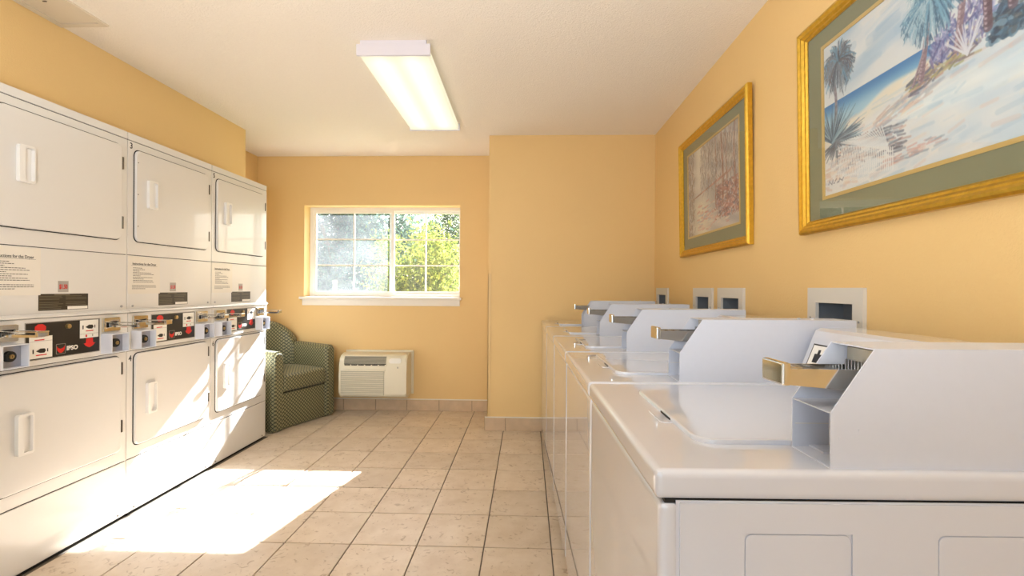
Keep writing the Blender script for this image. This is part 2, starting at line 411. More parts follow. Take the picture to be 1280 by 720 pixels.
new_obj('sash_latch', box(-1.345, -1.325, 4.655, 4.664, 1.47, 1.55, b=.003), 'vinyl', win)
sill = struct('trim_2', box(WX0-.035, WX1+.02, 4.495, 4.66, WZ0-.024, WZ0+.001, b=.004), 'trimpaint')
new_obj('apron', box(WX0-.01, WX1+.003, YB-.016, YB, WZ0-.082, WZ0-.024, b=.002), 'trimpaint', sill)

# ------------------------------------------------------------------ coin slides (used by dryers and washers)
def coin_slide(parent, o, sx, yw, reach, plate_z=(.955, 1.02), zt=.985, wiry=False):
    """o = base point (x of the face, y centre); sx = +1 sticks out towards +x, -1 towards -x"""
    x, y = o
    def bxx(bm, a, c, *r, **k):
        lo, hi = sorted((x+sx*a, x+sx*c)); return BX(bm, lo, hi, *r, **k)
    h = yw/2
    sl = new_obj('coin_slide', bxx(bmesh.new(), 0, .005, y-h, y+h, plate_z[0], plate_z[1], b=.0015, seg=1), 'brushed', parent, label='chrome coin slide pulled out')
    sk = .009 if wiry else .026; wf = .36 if wiry else .62
    if wiry:                                                            # raised frame and rails in front of the plate
        new_obj('slide_bezel', ring_plate(bmesh.new(), rr(y-h+.002, y+h-.002, plate_z[0]+.002, plate_z[1]-.002, .003, 2), rr(y-h+.013, y+h-.013, plate_z[0]+.020, plate_z[1]-.019, .003, 2), x, x+.012, 'x'), 'chrome', sl)
        new_obj('slide_opening', box(x+.005, x+.0056, y-h+.012, y+h-.012, plate_z[0]+.018, plate_z[1]-.018), 'gap', sl)
        for yy, z1 in ((y-h*.48, zt+.010), (y+h*.48, zt+.010)):
            new_obj('guide_rod', tube(bmesh.new(), (x+.008, yy, z1), (x+sx*(reach+.012), yy, z1), .0017, 6), 'chrome', sl, smooth=True)
        bm = bmesh.new()
        for q in (-1, 1):
            for c in (-1, 1): tube(bm, (x+.012, y+q*h*.8, zt+c*.016), (x+.055, y-q*h*.1, zt+.002), .0012, 6)
        new_obj('spring_linkage', bm, 'chrome', sl, kind='stuff')
    bm = bmesh.new()
    bxx(bm, .0, reach, y-h*wf, y+h*wf, zt-.012, zt-.008)
    t = bmesh.new()
    for s in (-1, 1):                                                   # tapered skirts down both sides of the tray
        yy = y+s*h*wf
        pts = [(x+sx*.0, zt-.002), (x+sx*reach, zt-.002), (x+sx*reach, zt-sk), (x+sx*reach*.35, zt-sk*1.3), (x+sx*reach*.12, zt-.012), (x, zt-.012)]
        plate(t, pts, yy-.0012, yy+.0012, 'y')
    merge(bm, t)
    bxx(bm, reach-.004, reach, y-h*wf, y+h*wf, zt-sk, zt-.002)
    new_obj('slide_tray', bm, 'chrome', sl)
    new_obj('slide_handle', bxx(bmesh.new(), reach, reach+.013, y-h*(wf+.1), y+h*(wf+.1), zt-sk-.001, zt+.008 if not wiry else zt+.013, b=.004, seg=2), 'chrome', sl, smooth=True)
    bm = bmesh.new(); n_ = 7
    for k in range(n_):
        yy = y-h*.5+k*h/(n_-1); a, c = sorted((x+sx*.016, x+sx*.022))
        BX(bm, a, c, yy-.0009, yy+.0009, zt-.008, zt+(.006 if wiry else .007))
    new_obj('coin_pins', bm, 'steel', sl, kind='stuff')
    for k in range(3):
        lo, hi = sorted((x+sx*(reach*.42+k*reach*.17), x+sx*(reach*.42+k*reach*.17+reach*.08)))
        new_obj('coin_slot', box(lo, hi, y-h*wf*.5, y+h*wf*.5, zt-.0085, zt-.0075), 'steel', sl)
    return sl
def lock(parent, x, sx, y, z, r=.017):
    a, b = sorted((x, x+sx*.016))
    k = new_obj('coin_box_lock', plate(bmesh.new(), circ(y, z, r), x, x+sx*.014, 'x', bev=.003), 'rubber', parent, smooth=True, label='black ringed round lock')
    new_obj('lock_cylinder', plate(bmesh.new(), circ(y, z, r*.42), x+sx*.013, x+sx*.019, 'x', bev=.002), 'brass', k, smooth=True)
    new_obj('key_slot', box(min(x+sx*.019, x+sx*.0196), max(x+sx*.019, x+sx*.0196), y-.001, y+.001, z-.004, z+.004), 'gap', k)
    return k

# ------------------------------------------------------------------ stacked dryers
DW = .648
def door_with_parts(t, y0, y1, z0, z1, hz0, hz1, hinges, vents):
    new_obj('door_gasket', plate(bmesh.new(), rr(y0-.004, y1+.004, z0-.004, z1+.004, .032), -.002, .0022, 'x'), 'gap', t)
    d = new_obj('door', plate(bmesh.new(), rr(y0, y1, z0, z1, .03), 0, .0145, 'x', bev=.007), 'dryer', t, smooth=True)
    # raised cup pull with a hollow on its right
    hy0, hy1 = .106, .168
    o = rr(hy0, hy1, hz0, hz1, .008, 3); i_ = rr(hy0+.022, hy1-.005, hz0+.010, hz1-.010, .006, 3)
    h = new_obj('door_handle', ring_plate(bmesh.new(), o, i_, .012, .030, 'x'), 'dryer_light', d, smooth=True)
    new_obj('finger_recess', plate(bmesh.new(), i_, .011, .0165, 'x'), 'dryer_light', h)
    for z in hinges:
        hb = BX(bmesh.new(), .0, .013, y1+.003, y1+.011, z-.031, z+.031, b=.002, seg=1)
        hg = new_obj('hinge', hb, 'hinge', t)
    if vents:
        for z in vents: new_obj('screw', plate(bmesh.new(), circ(y0+.010, z, .003, 8), .013, .0152, 'x'), 'hinge', d)
    return d
def stacked_dryer(i, label, top_no, low_no):
    y = 1.715+DW*i
    t = thing('stacked_dryer', label, 'dryer', (-2.04, y, 0), 0, 'stacked coin dryers along the left wall')
    e = .0016
    new_obj('cabinet', BX(box(-.70, -.0045, e+.003, DW-e-.003, .012, 1.950), -.70, -.01, .02, DW-.02, 0, .012), 'gap', t, label='dark body seen in the seams and under the machine')
    new_obj('side_panel', box(-.70, -.0045, e, e+.004, .014, 1.9255), 'dryer', t)
    new_obj('side_panel', box(-.70, -.0045, DW-e-.004, DW-e, .014, 1.9255), 'dryer', t)
    new_obj('top_cap', box(-.70, .001, e, DW-e, 1.927, 1.965, b=.005), 'dryer', t, smooth=True)
    new_obj('upper_front', box(-.004, 0, e, DW-e, 1.3395, 1.9245, b=.0015, seg=1), 'dryer', t)
    door_with_parts(t, .040, .603, 1.410, 1.885, 1.592, 1.742, (1.795, 1.497), (1.82, 1.655, 1.49) if i == 1 else ())
    new_obj('middle_panel', box(-.004, 0, e, DW-e, 1.060, 1.3365, b=.0015, seg=1), 'dryer', t)
    bm = plate(bmesh.new(), [(-.004, 1.060), (0, 1.060), (.014, 1.052), (.016, 1.044), (-.004, 1.040)], e, DW-e, 'y')
    new_obj('ledge', bm, 'dryer', t)
    cp = new_obj('coin_panel', box(-.004, .006, e, DW-e, .846, 1.040, b=.002, seg=1), 'dryer', t)
    new_obj('lower_front', box(-.004, 0, e, DW-e, .291, .843, b=.0015, seg=1), 'dryer', t)
    door_with_parts(t, .042, .604, .350, .828, .497, .662, (.765, .475), ())
    new_obj('kick_panel', box(-.004, 0, e, DW-e, .016, .287, b=.003, seg=2), 'dryer', t)
    for yy in (.05, .60): new_obj('kick_screw', plate(bmesh.new(), circ(yy, .030, .005, 10), 0, .002, 'x'), 'hinge', t)
    for yy in (.035, .615): new_obj('ledge_screw', plate(bmesh.new(), circ(yy, 1.076, .006, 10), 0, .003, 'x'), 'steel', t)
    # graphic plate
    gp = new_obj('graphic_plate', box(.006, .0075, .152, .484, .871, 1.022), 'black', t, label='black graphic plate with white stickers and red emblems')
    new_obj('plate_border', ring_plate(bmesh.new(), [(.149, .868), (.487, .868), (.487, 1.025), (.149, 1.025)], [(.1515, .8705), (.4845, .8705), (.4845, 1.0225), (.1515, 1.0225)], .006, .0079, 'x'), 'grey_print', gp)
    def sticker(y0, y1, z0, z1, split, icon_z):
        s = new_obj('sticker', box(.0075, .0083, y0, y1, z0, z1), 'sticker', gp)
    sticker(.165, .260, .875, .966, 0, 0); sticker(.386, .479, .938, 1.020, 0, 0)
    bm = bmesh.new()
    for cy, cz in ((.214, .905), (.434, .988)):
        plate(bm, [(cy-.022, cz), (cy-.004, cz+.010), (cy+.014, cz+.009), (cy+.019, cz), (cy+.012, cz-.009), (cy-.006, cz-.008)], .0083, .0088, 'x')
        plate(bm, rr(cy-.036, cy-.031, cz-.009, cz+.009, .001, 1), .0083, .0088, 'x')
        plate(bm, rr(cy+.024, cy+.028, cz-.006, cz+.008, .001, 1), .0083, .0088, 'x')
    new_obj('cycle_icon', bm, 'black', gp, kind='stuff')
    bm = bmesh.new()
    for a, b, c in ((.192, .236, .888), (.414, .452, .970), (.186, .226, .951)): BX(bm, .0083, .0087, a, b, c-.0022, c+.0022)
    plate(bm, [(.413, .942), (.421, .942), (.421, .953), (.413, .953)], .0083, .0087, 'x')
    new_obj('red_lettering', bm, 'red', gp, kind='stuff')
    bm = bmesh.new()
    for z, a, b in ((.946, .165, .260), (.957, .386, .479)): BX(bm, .0083, .0085, a, b, z-.0006, z+.0006)
    plate(bm, [(.446, .944), (.451, .944), (.451, .953), (.446, .953)], .0083, .0087, 'x')
    new_obj('sticker_rule', bm, 'grey_print', gp, kind='stuff')
    # red emblems: octagon upper left, crown-like shield with frame, downward arrow
    ey, ez = .210, 1.000
    new_obj('red_emblem', plate(bmesh.new(), [(ey+.025*math.cos(R(a)), ez+.018*math.sin(R(a))) for a in range(22, 382, 45)], .0075, .0083, 'x'), 'red', gp)
    cy = .298; cz = .903
    new_obj('red_emblem', plate(bmesh.new(), [(cy-.018, cz+.013), (cy-.012, cz+.004), (cy, cz+.000), (cy+.012, cz+.004), (cy+.018, cz+.013), (cy+.016, cz-.006), (cy+.007, cz-.016), (cy, cz-.018), (cy-.007, cz-.016), (cy-.016, cz-.006)], .0075, .0083, 'x'), 'red', gp, label='red crescent shield emblem')
    new_obj('emblem_frame', ring_plate(bmesh.new(), rr(cy-.021, cy+.021, cz-.022, cz+.022, .002, 1), rr(cy-.0195, cy+.0195, cz-.0205, cz+.0205, .002, 1), .0075, .0082, 'x'), 'grey_print', gp)
    cy = .434; cz = .914
    new_obj('red_emblem', plate(bmesh.new(), [(cy-.016, cz+.022), (cy+.016, cz+.022), (cy+.018, cz+.000), (cy+.029, cz-.001), (cy+.018, cz-.013), (cy, cz-.021), (cy-.018, cz-.013), (cy-.029, cz-.001), (cy-.018, cz+.000)], .0075, .0083, 'x'), 'red', gp, label='red downward arrow emblem')
    new_obj('selector_knob', plate(bmesh.new(), circ(.328, .999, .0105), .0075, .018, 'x', bev=.003), 'brass', gp, smooth=True)
    text_mesh('IPSO', .026, 'sticker', gp, 'brand_lettering', (.0077, .324, .8935), ((0, 1, 0), (0, 0, 1)), sx=1.0, bold=.0011)
    # coin slides with their boxes, one per machine of the stack
    for y0, k in ((.020, 0), (.495, 1)):
        ym = y0+.05
        coin_slide(t, (.006, ym), 1, .094, .150, plate_z=(.957, 1.024), zt=.990, wiry=True)
        cb = new_obj('coin_box', ring_plate(bmesh.new(), [(y0, .855), (y0+.10, .855), (y0+.10, .948), (y0, .948)], [(y0+.004, .859), (y0+.096, .859), (y0+.096, .944), (y0+.004, .944)], .005, .060, 'x'), 'coinbox', t)
        new_obj('coin_box_face', box(.006, .028, y0+.004, y0+.096, .859, .944), 'steel', cb)
        lock(cb, .028, 1, y0+.048, .902, .021)
    # decals
    dc = new_obj('instruction_decal', box(0, .0006, .208, .433, 1.072, 1.143), 'brown', t, label='dark brown decal of fine pale print')
    bm = bmesh.new()
    for c, (a, b) in enumerate(((.212, .315), (.325, .428))):
        for k in range(9):
            z = 1.133-k*.0068
            if c == 1 and z < 1.09: continue
            if k in (3,): continue
            BX(bm, .0006, .0009, a, a+(b-a)*random.uniform(.72, 1), z-.0011, z+.0009)
    BX(bm, .0006, .0009, .275, .345, 1.1365, 1.1405)
    new_obj('fine_print', bm, 'pale_text', dc, kind='stuff')
    new_obj('white_corner', box(.0006, .0010, .334, .430, 1.074, 1.087), 'sticker', dc)
    ps = new_obj('price_sticker', box(0, .0007, .291, .338, 1.150, 1.199), 'grey_sticker', t)
    text_mesh('$1.50', .027, 'red', ps, 'price_lettering', (.0009, .3145, 1.165), ((0, 1, 0), (0, 0, 1)), sx=.60, bold=.0006, align='CENTER')
    B = ((0, 1, 0), (0, 0, 1))
    if top_no: text_mesh(top_no, .042, 'text', t, 'machine_number', (.0004, .012, 1.886), B, bold=.0008, sx=.9)
    if low_no: text_mesh(low_no, .042, 'text', t, 'machine_number', (.0004, .012, .792), B, bold=.0008, sx=.9)
    return t
stacked_dryer(0, 'white stacked coin dryer nearest the camera, cut off by the left edge of the photo', '1', '2')
stacked_dryer(1, 'white stacked coin dryer numbered 3 above and 4 below, middle of the row', '3', '4')
stacked_dryer(2, 'white stacked coin dryer numbered 5 above and 6 below, beside the green armchair', '5', '6')

def notice(i, label):
    y = 1.715+DW*i
    t = thing('instruction_sheet', label, 'notice', (-2.0398, y, 0), 0, 'instruction sheets taped to the dryers')
    new_obj('sheet', box(0, .0009, .003, .216, 1.138, 1.333), 'paper', t)
    text_mesh('Instructions for the Dryer', .0185, 'text', t, 'heading', (.0012, .110, 1.289), ((0, 1, 0), (0, 0, 1)), sx=.80, bold=.0001, align='CENTER')
    new_obj('heading_underline', box(.0009, .0013, .024, .196, 1.2855, 1.2865), 'text', t)
    bm = bmesh.new(); rg = random.Random(3)
    lens = [.42, .55, .30, .86, .98, .34, .93, .50, .93, .98]
    for k, L in enumerate(lens):
        z = 1.273-k*.0082; a = .036; end = a+.138*L
        while a < end:
            wl_ = rg.uniform(.006, .014); BX(bm, .0009, .0011, a, min(a+wl_, end), z-.0013, z+.0013); a += wl_+.0022
    for k, L in enumerate((1, 1, .55)):
        z = 1.181-k*.0082; a = .030; end = a+.158*L
        while a < end:
            wl_ = rg.uniform(.006, .014); BX(bm, .0009, .0011, a, min(a+wl_, end), z-.0013, z+.0013); a += wl_+.0022
    new_obj('body_text', bm, 'text', t, kind='stuff')
notice(0, 'paper instruction sheet taped to the nearest dryer, cut by the left photo edge')
notice(1, 'paper instruction sheet taped to the dryer numbered 3')
notice(2, 'paper instruction sheet taped to the dryer numbered 5, crossed by sunlight')

# ------------------------------------------------------------------ washers
WW, WD, WT = .632, .74, .918
def washer(k, label):
    t = thing('washing_machine', label, 'washer', (.187-.022*.645*k, .693+.645*k, 0), .022, 'coin washing machines in a row')
    new_obj('cabinet', box(.030, .70, .003, WW-.003, .03, WT-.044), 'white', t)
    for x in (.05, .66):
        for y in (.05, WW-.05): new_obj('levelling_foot', tube(bmesh.new(), (x, y, .003), (x, y, .035), .018, 12), 'rubber', t)
    # side skins with pressed rectangles (towards the camera and away)
    for s, yy in ((-1, .0), (1, WW)):
        def pr(b_, x0, x1, z0, z1, dep):
            y_ = yy-s*(-dep) if s < 0 else yy-dep
        sp = bmesh.new()
        y0, y1 = (0.0005, .0035) if s < 0 else (WW-.0035, WW-.0005)
        rects = [(.128, .283, .32, .828), (.405, .560, .32, .828)]
        for a, b, c, d in holed(.0355, .70, .035, WT-.047, rects): BX(sp, a, b, y0, y1, c, d)
        new_obj('side_panel', sp, 'white', t)
        for (a, b, c, d) in rects:
            g_ = .0016; out = rr(a+g_, b-g_, c+g_, d-g_, .010, 4)
            pb = plate(bmesh.new(), out, y1 if s < 0 else y0, (y0+.0004) if s < 0 else (y1-.0004), 'y', bev=.0018)
            new_obj('pressed_panel', pb, 'white', t, smooth=True)
    new_obj('front_panel', box(.006, .0345, .001, WW-.001, .055, WT-.047, b=.012, seg=4), 'white', t, smooth=True)
    new_obj('toe_kick', box(.034, .046, .01, WW-.01, .03, .06), 'gap', t)
    new_obj('top_gap', box(.014, .69, .004, WW-.004, WT-.048, WT-.043), 'gap', t, label='thin dark shadow joint')
    tp = new_obj('top_panel', box(0, .705, 0, WW, WT-.043, WT, b=.012, seg=4), 'white', t, smooth=True)
    # raised lid with a rounded outline and a finger scoop in the middle of its front edge
    ld = new_obj('lid', plate(bmesh.new(), rr(.105, .53, .118, .535, .035), WT-.002, WT+.0085, 'z', bev=.004), 'white', t, smooth=True)
    sc = bmesh.new()
    plate(sc, rr(.082, .110, .245, .345, .012, 3), WT-.0008, WT+.0012, 'z')
    new_obj('finger_scoop', sc, 'white', ld)
    new_obj('scoop_opening', box(.1035, .1055, .262, .322, WT-.0005, WT+.0045), 'gap', ld)
    # console at the rear
    cs = new_obj('control_console', plate(bmesh.new(), [(.560, WT-.001), (.612, 1.050), (.620, 1.068), (.632, 1.075), (.74, 1.075), (.74, WT-.001)], .112, WW-.004, 'y'), 'white', t)
    q = Vector((.052, 0, .132)).normalized(); nrm = Vector((-q.z, 0, q.x)); base = Vector((.560, 0, WT))
    def slab(bm, y0, y1, u0, u1, th0, th1):
        v = []
        for th in (th0, th1):
            for (yy, u) in ((y0, u0), (y1, u0), (y1, u1), (y0, u1)):
                p = base+q*u+nrm*th; v.append(bm.verts.new((p.x, yy, p.z)))
        for f in ((0, 1, 2, 3), (7, 6, 5, 4), (0, 4, 5, 1), (1, 5, 6, 2), (2, 6, 7, 3), (3, 7, 4, 0)): bm.faces.new([v[i] for i in f])
        return bm
    lb = new_obj('console_label', slab(bmesh.new(), .40, .61, .018, .125, 0, .0008), 'black', cs, label='black outlined label with small pictograms')
    lf = bmesh.new()
    for a, b in ((.404, .470), (.474, .540), (.544, .606)): slab(lf, a, b, .022, .058, .0008, .0013); slab(lf, a, b, .061, .121, .0008, .0013)
    new_obj('label_field', lf, 'sticker', lb, kind='stuff')
    ic = bmesh.new()
    for a, b in ((.590, .560), (.522, .492), (.452, .422)):
        slab(ic, b, a, .074, .098, .0013, .0017); slab(ic, b+.01, a-.01, .098, .110, .0013, .0017)
    new_obj('pictogram', ic, 'black', lb, kind='stuff')
    ri = bmesh.new()
    for a, b in ((.560, .595), (.49, .525)): slab(ri, a, b, .036, .044, .0013, .0017)
    new_obj('red_lettering', ri, 'red', lb, kind='stuff')
    kb = bmesh.new(); c0 = base+q*.07
    tube(kb, (c0.x, .25, c0.z), tuple(Vector((c0.x, .25, c0.z))+nrm*.02), .024, 20)
    new_obj('control_dial', kb, 'dryer_light', cs, smooth=True)
    # meter case of folded sheet standing on the near end
    z0, z1 = WT, 1.094; xa, xb, xc, xd = .258, .258, .322, .752; y0, y1 = .012, .110; th = .002
    prof = [(xa, z0), (xb, 1.000), (xc, z1), (xd, z1), (xd, z0)]
    mc = bmesh.new()
    plate(mc, prof, y0, y0+th, 'y'); plate(mc, prof, y1-th, y1, 'y')
    BX(mc, xc, xd, y0+th, y1-th, z1-th, z1); BX(mc, xd-th, xd, y0+th, y1-th, z0, z1-th); BX(mc, xa, xd-th, y0+th, y1-th, z0, z0+th)
    BX(mc, xa+.001, .350, y0+th, y1-th, .998, 1.000); BX(mc, .318, .320, y0+th, y1-th, z0+th, .998); BX(mc, .350, .352, y0+th, y1-th, .998, z1-th)
    case = new_obj('meter_case', mc, 'case', t)
    for x, z in ((.272, .962), (.30, .975)): new_obj('rivet', tube(bmesh.new(), (x, y0+.0005, z), (x, y0-.0008, z), .0022, 8), 'case', case)
    for x in (.62, .66): new_obj('rivet', tube(bmesh.new(), (x, y0+.05, z1-.0005), (x, y0+.05, z1+.004), .004, 8), 'case', case)
    lock(case, .318, -1, (y0+y1)/2, .958, .026)
    new_obj('inner_seam', box(.262, .317, y1-th-.0008, y1-th, .9575, .9587), 'box', case)
    new_obj('mount_flange', box(.285, .318, y1-.04, y1-th, z0+th, z0+th+.003), 'case', case)
    coin_slide(t, (.349, (y0+y1)/2), -1, .086, .138, plate_z=(1.001, 1.088), zt=1.062)
    return t
washer(0, 'white top-loading coin washer nearest the camera, its pressed side panels in full view')
washer(1, 'white top-loading coin washer, second from the camera')
washer(2, 'white top-loading coin washer in the middle of the row of five')
washer(3, 'white top-loading coin washer, second from the far wall')
washer(4, 'white top-loading coin washer at the far end, against the jutting wall')

# ------------------------------------------------------------------ laundry outlet boxes
obl = ['recessed white laundry outlet box at the far end of the right wall', 'recessed white laundry outlet box, left one of the close pair',
       'recessed white laundry outlet box, right one of the close pair', 'largest looking white laundry outlet box, behind the second washer']
for (a, b), lab in zip(OB, obl):
    t = thing('outlet_box', lab, 'outlet box', (XR, (a+b)/2, .93), 0, 'laundry outlet boxes in the right wall')
    w_ = (b-a)/2; 
    o = [(-w_, 0), (w_, 0), (w_, .257), (-w_, .257)]; i_ = [(-w_+.048, .045), (w_-.048, .045), (w_-.048, .205), (-w_+.048, .205)]
    new_obj('face_frame', ring_plate(bmesh.new(), o, i_, -.012, 0, 'x'), 'box', t)
    bm = bmesh.new(); c = w_-.036
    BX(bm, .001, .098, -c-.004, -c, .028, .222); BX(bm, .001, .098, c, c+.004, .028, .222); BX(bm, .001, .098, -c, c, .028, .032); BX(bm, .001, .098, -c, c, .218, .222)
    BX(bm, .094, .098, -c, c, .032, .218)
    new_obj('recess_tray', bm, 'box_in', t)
    for yy, m_ in ((-.05, 'bluev'), (.05, 'brass')):
        bm = bmesh.new(); tube(bm, (.06, yy, .033), (.06, yy, .10), .011, 12); tube(bm, (.06, yy, .09), (.02, yy, .09), .008, 12)
        v = new_obj('valve', bm, 'brass', t, smooth=True)
        new_obj('valve_handle', box(.05, .07, yy-.022, yy+.022, .10, .108, b=.003), m_, v)
    for yy in (-w_+.018, w_-.018):
        for zz in (.03, .15): new_obj('screw', tube(bmesh.new(), (-.011, yy, zz), (-.0135, yy, zz), .004, 8), 'steel', t)

# ------------------------------------------------------------------ framed prints
PW, PH = 380, 262
def paint(seed, base_fn, ops):
    img = np.zeros((PH, PW, 3)); yy, xx = np.mgrid[0:PH, 0:PW]; u = (xx+.5)/PW; v = 1-(yy+.5)/PH
    img[:] = base_fn(u, v)
    rg = random.Random(seed)
    def stroke(p0, p1, wd, col, al=.8, taper=0):
        # soft brush line in unit coordinates (u right, v up)
        x0, y0 = p0[0]*PW, (1-p0[1])*PH; x1, y1 = p1[0]*PW, (1-p1[1])*PH; r = wd*PW
        a = int(max(0, min(x0, x1)-r-2)); b = int(min(PW, max(x0, x1)+r+3)); c = int(max(0, min(y0, y1)-r-2)); d = int(min(PH, max(y0, y1)+r+3))
        if a >= b or c >= d: return
        X = xx[c:d, a:b]+.5; Y = yy[c:d, a:b]+.5; dx, dy = x1-x0, y1-y0; L = dx*dx+dy*dy+1e-9
        t = np.clip(((X-x0)*dx+(Y-y0)*dy)/L, 0, 1); dist = np.hypot(X-x0-t*dx, Y-y0-t*dy); rad = r*(1-taper*t)
        m = np.clip(rad-dist+.7, 0, 1)*al
        img[c:d, a:b] = img[c:d, a:b]*(1-m[..., None])+np.array(col)*m[..., None]
    ops(stroke, rg)
    return np.clip(img, 0, 1)
def mixc(a, b, t): return np.array(a)*(1-t[..., None])+np.array(b)*t[..., None]
def rgb(h): return np.array([int(h[i:i+2], 16)/255 for i in (0, 2, 4)])
def sst(a, b, x): t = np.clip((x-a)/(b-a), 0, 1); return t*t*(3-2*t)
def palm_head(stroke, rg, cx, cy, r, cols, n=70, asp=1.45):
    for k in range(n):
        a = rg.uniform(0, 2*PI); L = r*rg.uniform(.55, 1.05); x = cx; y = cy; dx, dy = math.cos(a), math.sin(a)*asp
        px, py = x, y; c = rgb(rg.choice(cols))
        for s in range(4):
            nx = px+dx*L/4; ny = py+dy*L/4-.003*s*s*r/.1
            stroke((px, py), (nx, ny), .0045*(1-s*.2), c, .75); 
            px, py = nx, ny
        for q in range(5):
            f = rg.uniform(.3, 1); bx_ = cx+(px-cx)*f; by_ = cy+(py-cy)*f
            stroke((bx_, by_), (bx_+rg.uniform(-.012, .012), by_-rg.uniform(.01, .045)), .0028, c, .6, taper=.8)
def art_big():
    def base(u, v):
        n = np.sin(u*23+v*9)*np.sin(v*31-u*7)*.5+.5; n2 = np.sin(u*6+v*17+np.sin(u*11)*2)*.5+.5
        skyc = mixc(rgb('dde6ec'), rgb('a9c8e0'), sst(.3, 1, n2)*.8); hz = (sst(.78, .60, v)*.6)[..., None]; skyc = skyc*(1-hz)+rgb('e9ebe6')*hz
        sea = mixc(rgb('3f86c4'), rgb('a9d2e4'), sst(.60, .47, v))
        sand = mixc(rgb('e9ebe8'), rgb('cddfea'), sst(.25, .95, n*.4+u*.6))
        warm = (np.exp(-((v-(.36+.26*u))/.05)**2)*.8)[..., None]; sand = sand*(1-warm)+rgb('f1e8cf')*warm
        out = np.where((v > .595)[..., None], skyc, sea)
        shore = .40+.24*u+.015*np.sin(u*20)
        m = sst(shore+.015, shore-.015, v)[..., None]
        return out*(1-m)+sand*m
    def ops(st, rg):
        for k in range(60):                                              # clouds and sweeps of sand
            x = rg.uniform(0, 1); y = rg.uniform(.66, .98); st((x, y), (x+rg.uniform(.05, .2), y+rg.uniform(.01, .06)), rg.uniform(.006, .022), rgb(rg.choice(['eef0ee', '9cc0dc', 'c3d8e6', 'e4e6e4', 'f3ece0'])), .28)
        for k in range(260):
            x = rg.uniform(.1, 1); y = rg.uniform(.0, .40+.2*x); st((x, y), (x+rg.uniform(.03, .12), y+rg.uniform(.0, .03)), rg.uniform(.002, .009), rgb(rg.choice(['eef0ee', 'bfd6e4', 'd9e4ea', 'a8c6da', 'e9e6dc', 'dfe6ea', 'e0c4ba'])), .35)
        for k in range(40):
            x = rg.uniform(.30, .62); y = .05+rg.uniform(0, .06)+.1*(x-.3); st((x, y), (x+rg.uniform(.01, .06), y+rg.uniform(-.005, .01)), .003, rgb(rg.choice(['d59a8e', 'c9a8a4', '8fa6b8'])), .5)
        for k in range(70):                                              # rosy shadow along the foot of the mound
            x = rg.uniform(.30, .58); y = .30+.28*(x-.3)+rg.uniform(-.03, .05); st((x, y), (x+rg.uniform(.03, .08), y+rg.uniform(.01, .04)), .004, rgb(rg.choice(['dcb6a8', 'c7b0aa', 'b4bfca', 'e8d8c0', '9fb2c4'])), .5)
        for k in range(90):
            x = rg.uniform(.48, .74); y = .44+.18*(x-.5)+rg.uniform(-.05, .02); st((x, y), (x+rg.uniform(.02, .06), y+rg.uniform(-.01, .04)), .0035, rgb(rg.choice(['7c7488', 'c59a8c', 'a3a46c', '8a7c84', '5f6a84', 'b9b080'])), .65)
        for k in range(260):                                             # blue-violet shrub
            x = rg.uniform(.60, .86); y = .47+rg.uniform(0, .20)*math.sin((x-.57)/.32*PI); a = rg.uniform(.3, 2.8)
            st((x, y), (x+math.cos(a)*.03, y+math.sin(a)*.05), .003, rgb(rg.choice(['6f78b0', '9aa2cc', '5c6aa0', 'b4b6d8', '8478a4', '4e5a8c'])), .7)
        for k in range(320):                                             # dark scrub on the right shoulder
            x = rg.uniform(.80, 1.0); y = .44+rg.uniform(.0, .26)*(x-.66)/.34; st((x, y), (x+rg.uniform(-.02, .03), y+rg.uniform(-.01, .03)), rg.uniform(.003, .009), rgb(rg.choice(['3a607c', '52809c', '2b4a68', '7ca4bc', '60686e', '1f3c58'])), .7)
        for (x0, y0, x1, y1, w0) in ((.555, .44, .60, .78, .012), (.52, .43, .575, .60, .005), (.70, .50, .745, .95, .013), (.805, .52, .80, 1.0, .014), (.88, .56, .875, 1.0, .015), (.965, .6, .97, 1, .014)):
            N = 22
            for q in range(N):
                a, b = q/N, (q+1)/N; dk = x0 > .78
                st((x0+(x1-x0)*a, y0+(y1-y0)*a), (x0+(x1-x0)*b, y0+(y1-y0)*b), w0*(1-.25*a), rgb(('5c4858' if q % 2 else '6d5868') if dk else ('85707e' if q % 2 else '9a8490')), .85)
                st((x0+(x1-x0)*a-w0*.5, y0+(y1-y0)*a), (x0+(x1-x0)*b-w0*.5, y0+(y1-y0)*b), w0*.3, rgb('c6b4bc'), .8)
        palm_head(st, rg, .60, .84, .13, ['4f86a8', '7ab0cc', '2f5f84', '9cc4d6', '44708e', 'b4d0dc'], 170)
        palm_head(st, rg, .745, .99, .10, ['7c7c9c', '5b7a9c', '8d8aa8', '3f5c80'], 90)
        palm_head(st, rg, .80, 1.03, .08, ['3f4460', '5c5e80'], 60)
        for k in range(16): a = rg.uniform(1.0, 2.5); st((.735, .45), (.735+math.cos(a)*.11, .45+math.sin(a)*.15), .0028, rgb('dfe4ec'), .8, taper=.6)
        # left palm, its trunk and fronds, the pale fan leaf in front
        for q in range(20): st((.075+.015*math.sin(q*.2), .42+q*.02), (.075+.015*math.sin(q*.2+.2), .44+q*.02), .008, rgb('857d88' if q % 2 else 'a09aa4'), .85)
        palm_head(st, rg, .105, .85, .115, ['5f7184', '7a8796', '41556c', '9aa4ae', '6d6670', '6aa0c0'], 170)
        for k in range(170):
            a = rg.uniform(-.2, 2.6); L = rg.uniform(.08, .22); st((.06, .34), (.06+math.cos(a)*L, .34+math.sin(a)*L*1.15), .0042, rgb(rg.choice(['45647c', '6a8aa0', '8cb0c4', '33506a', 'a8c2cc', '3c5468'])), .75, taper=.85)
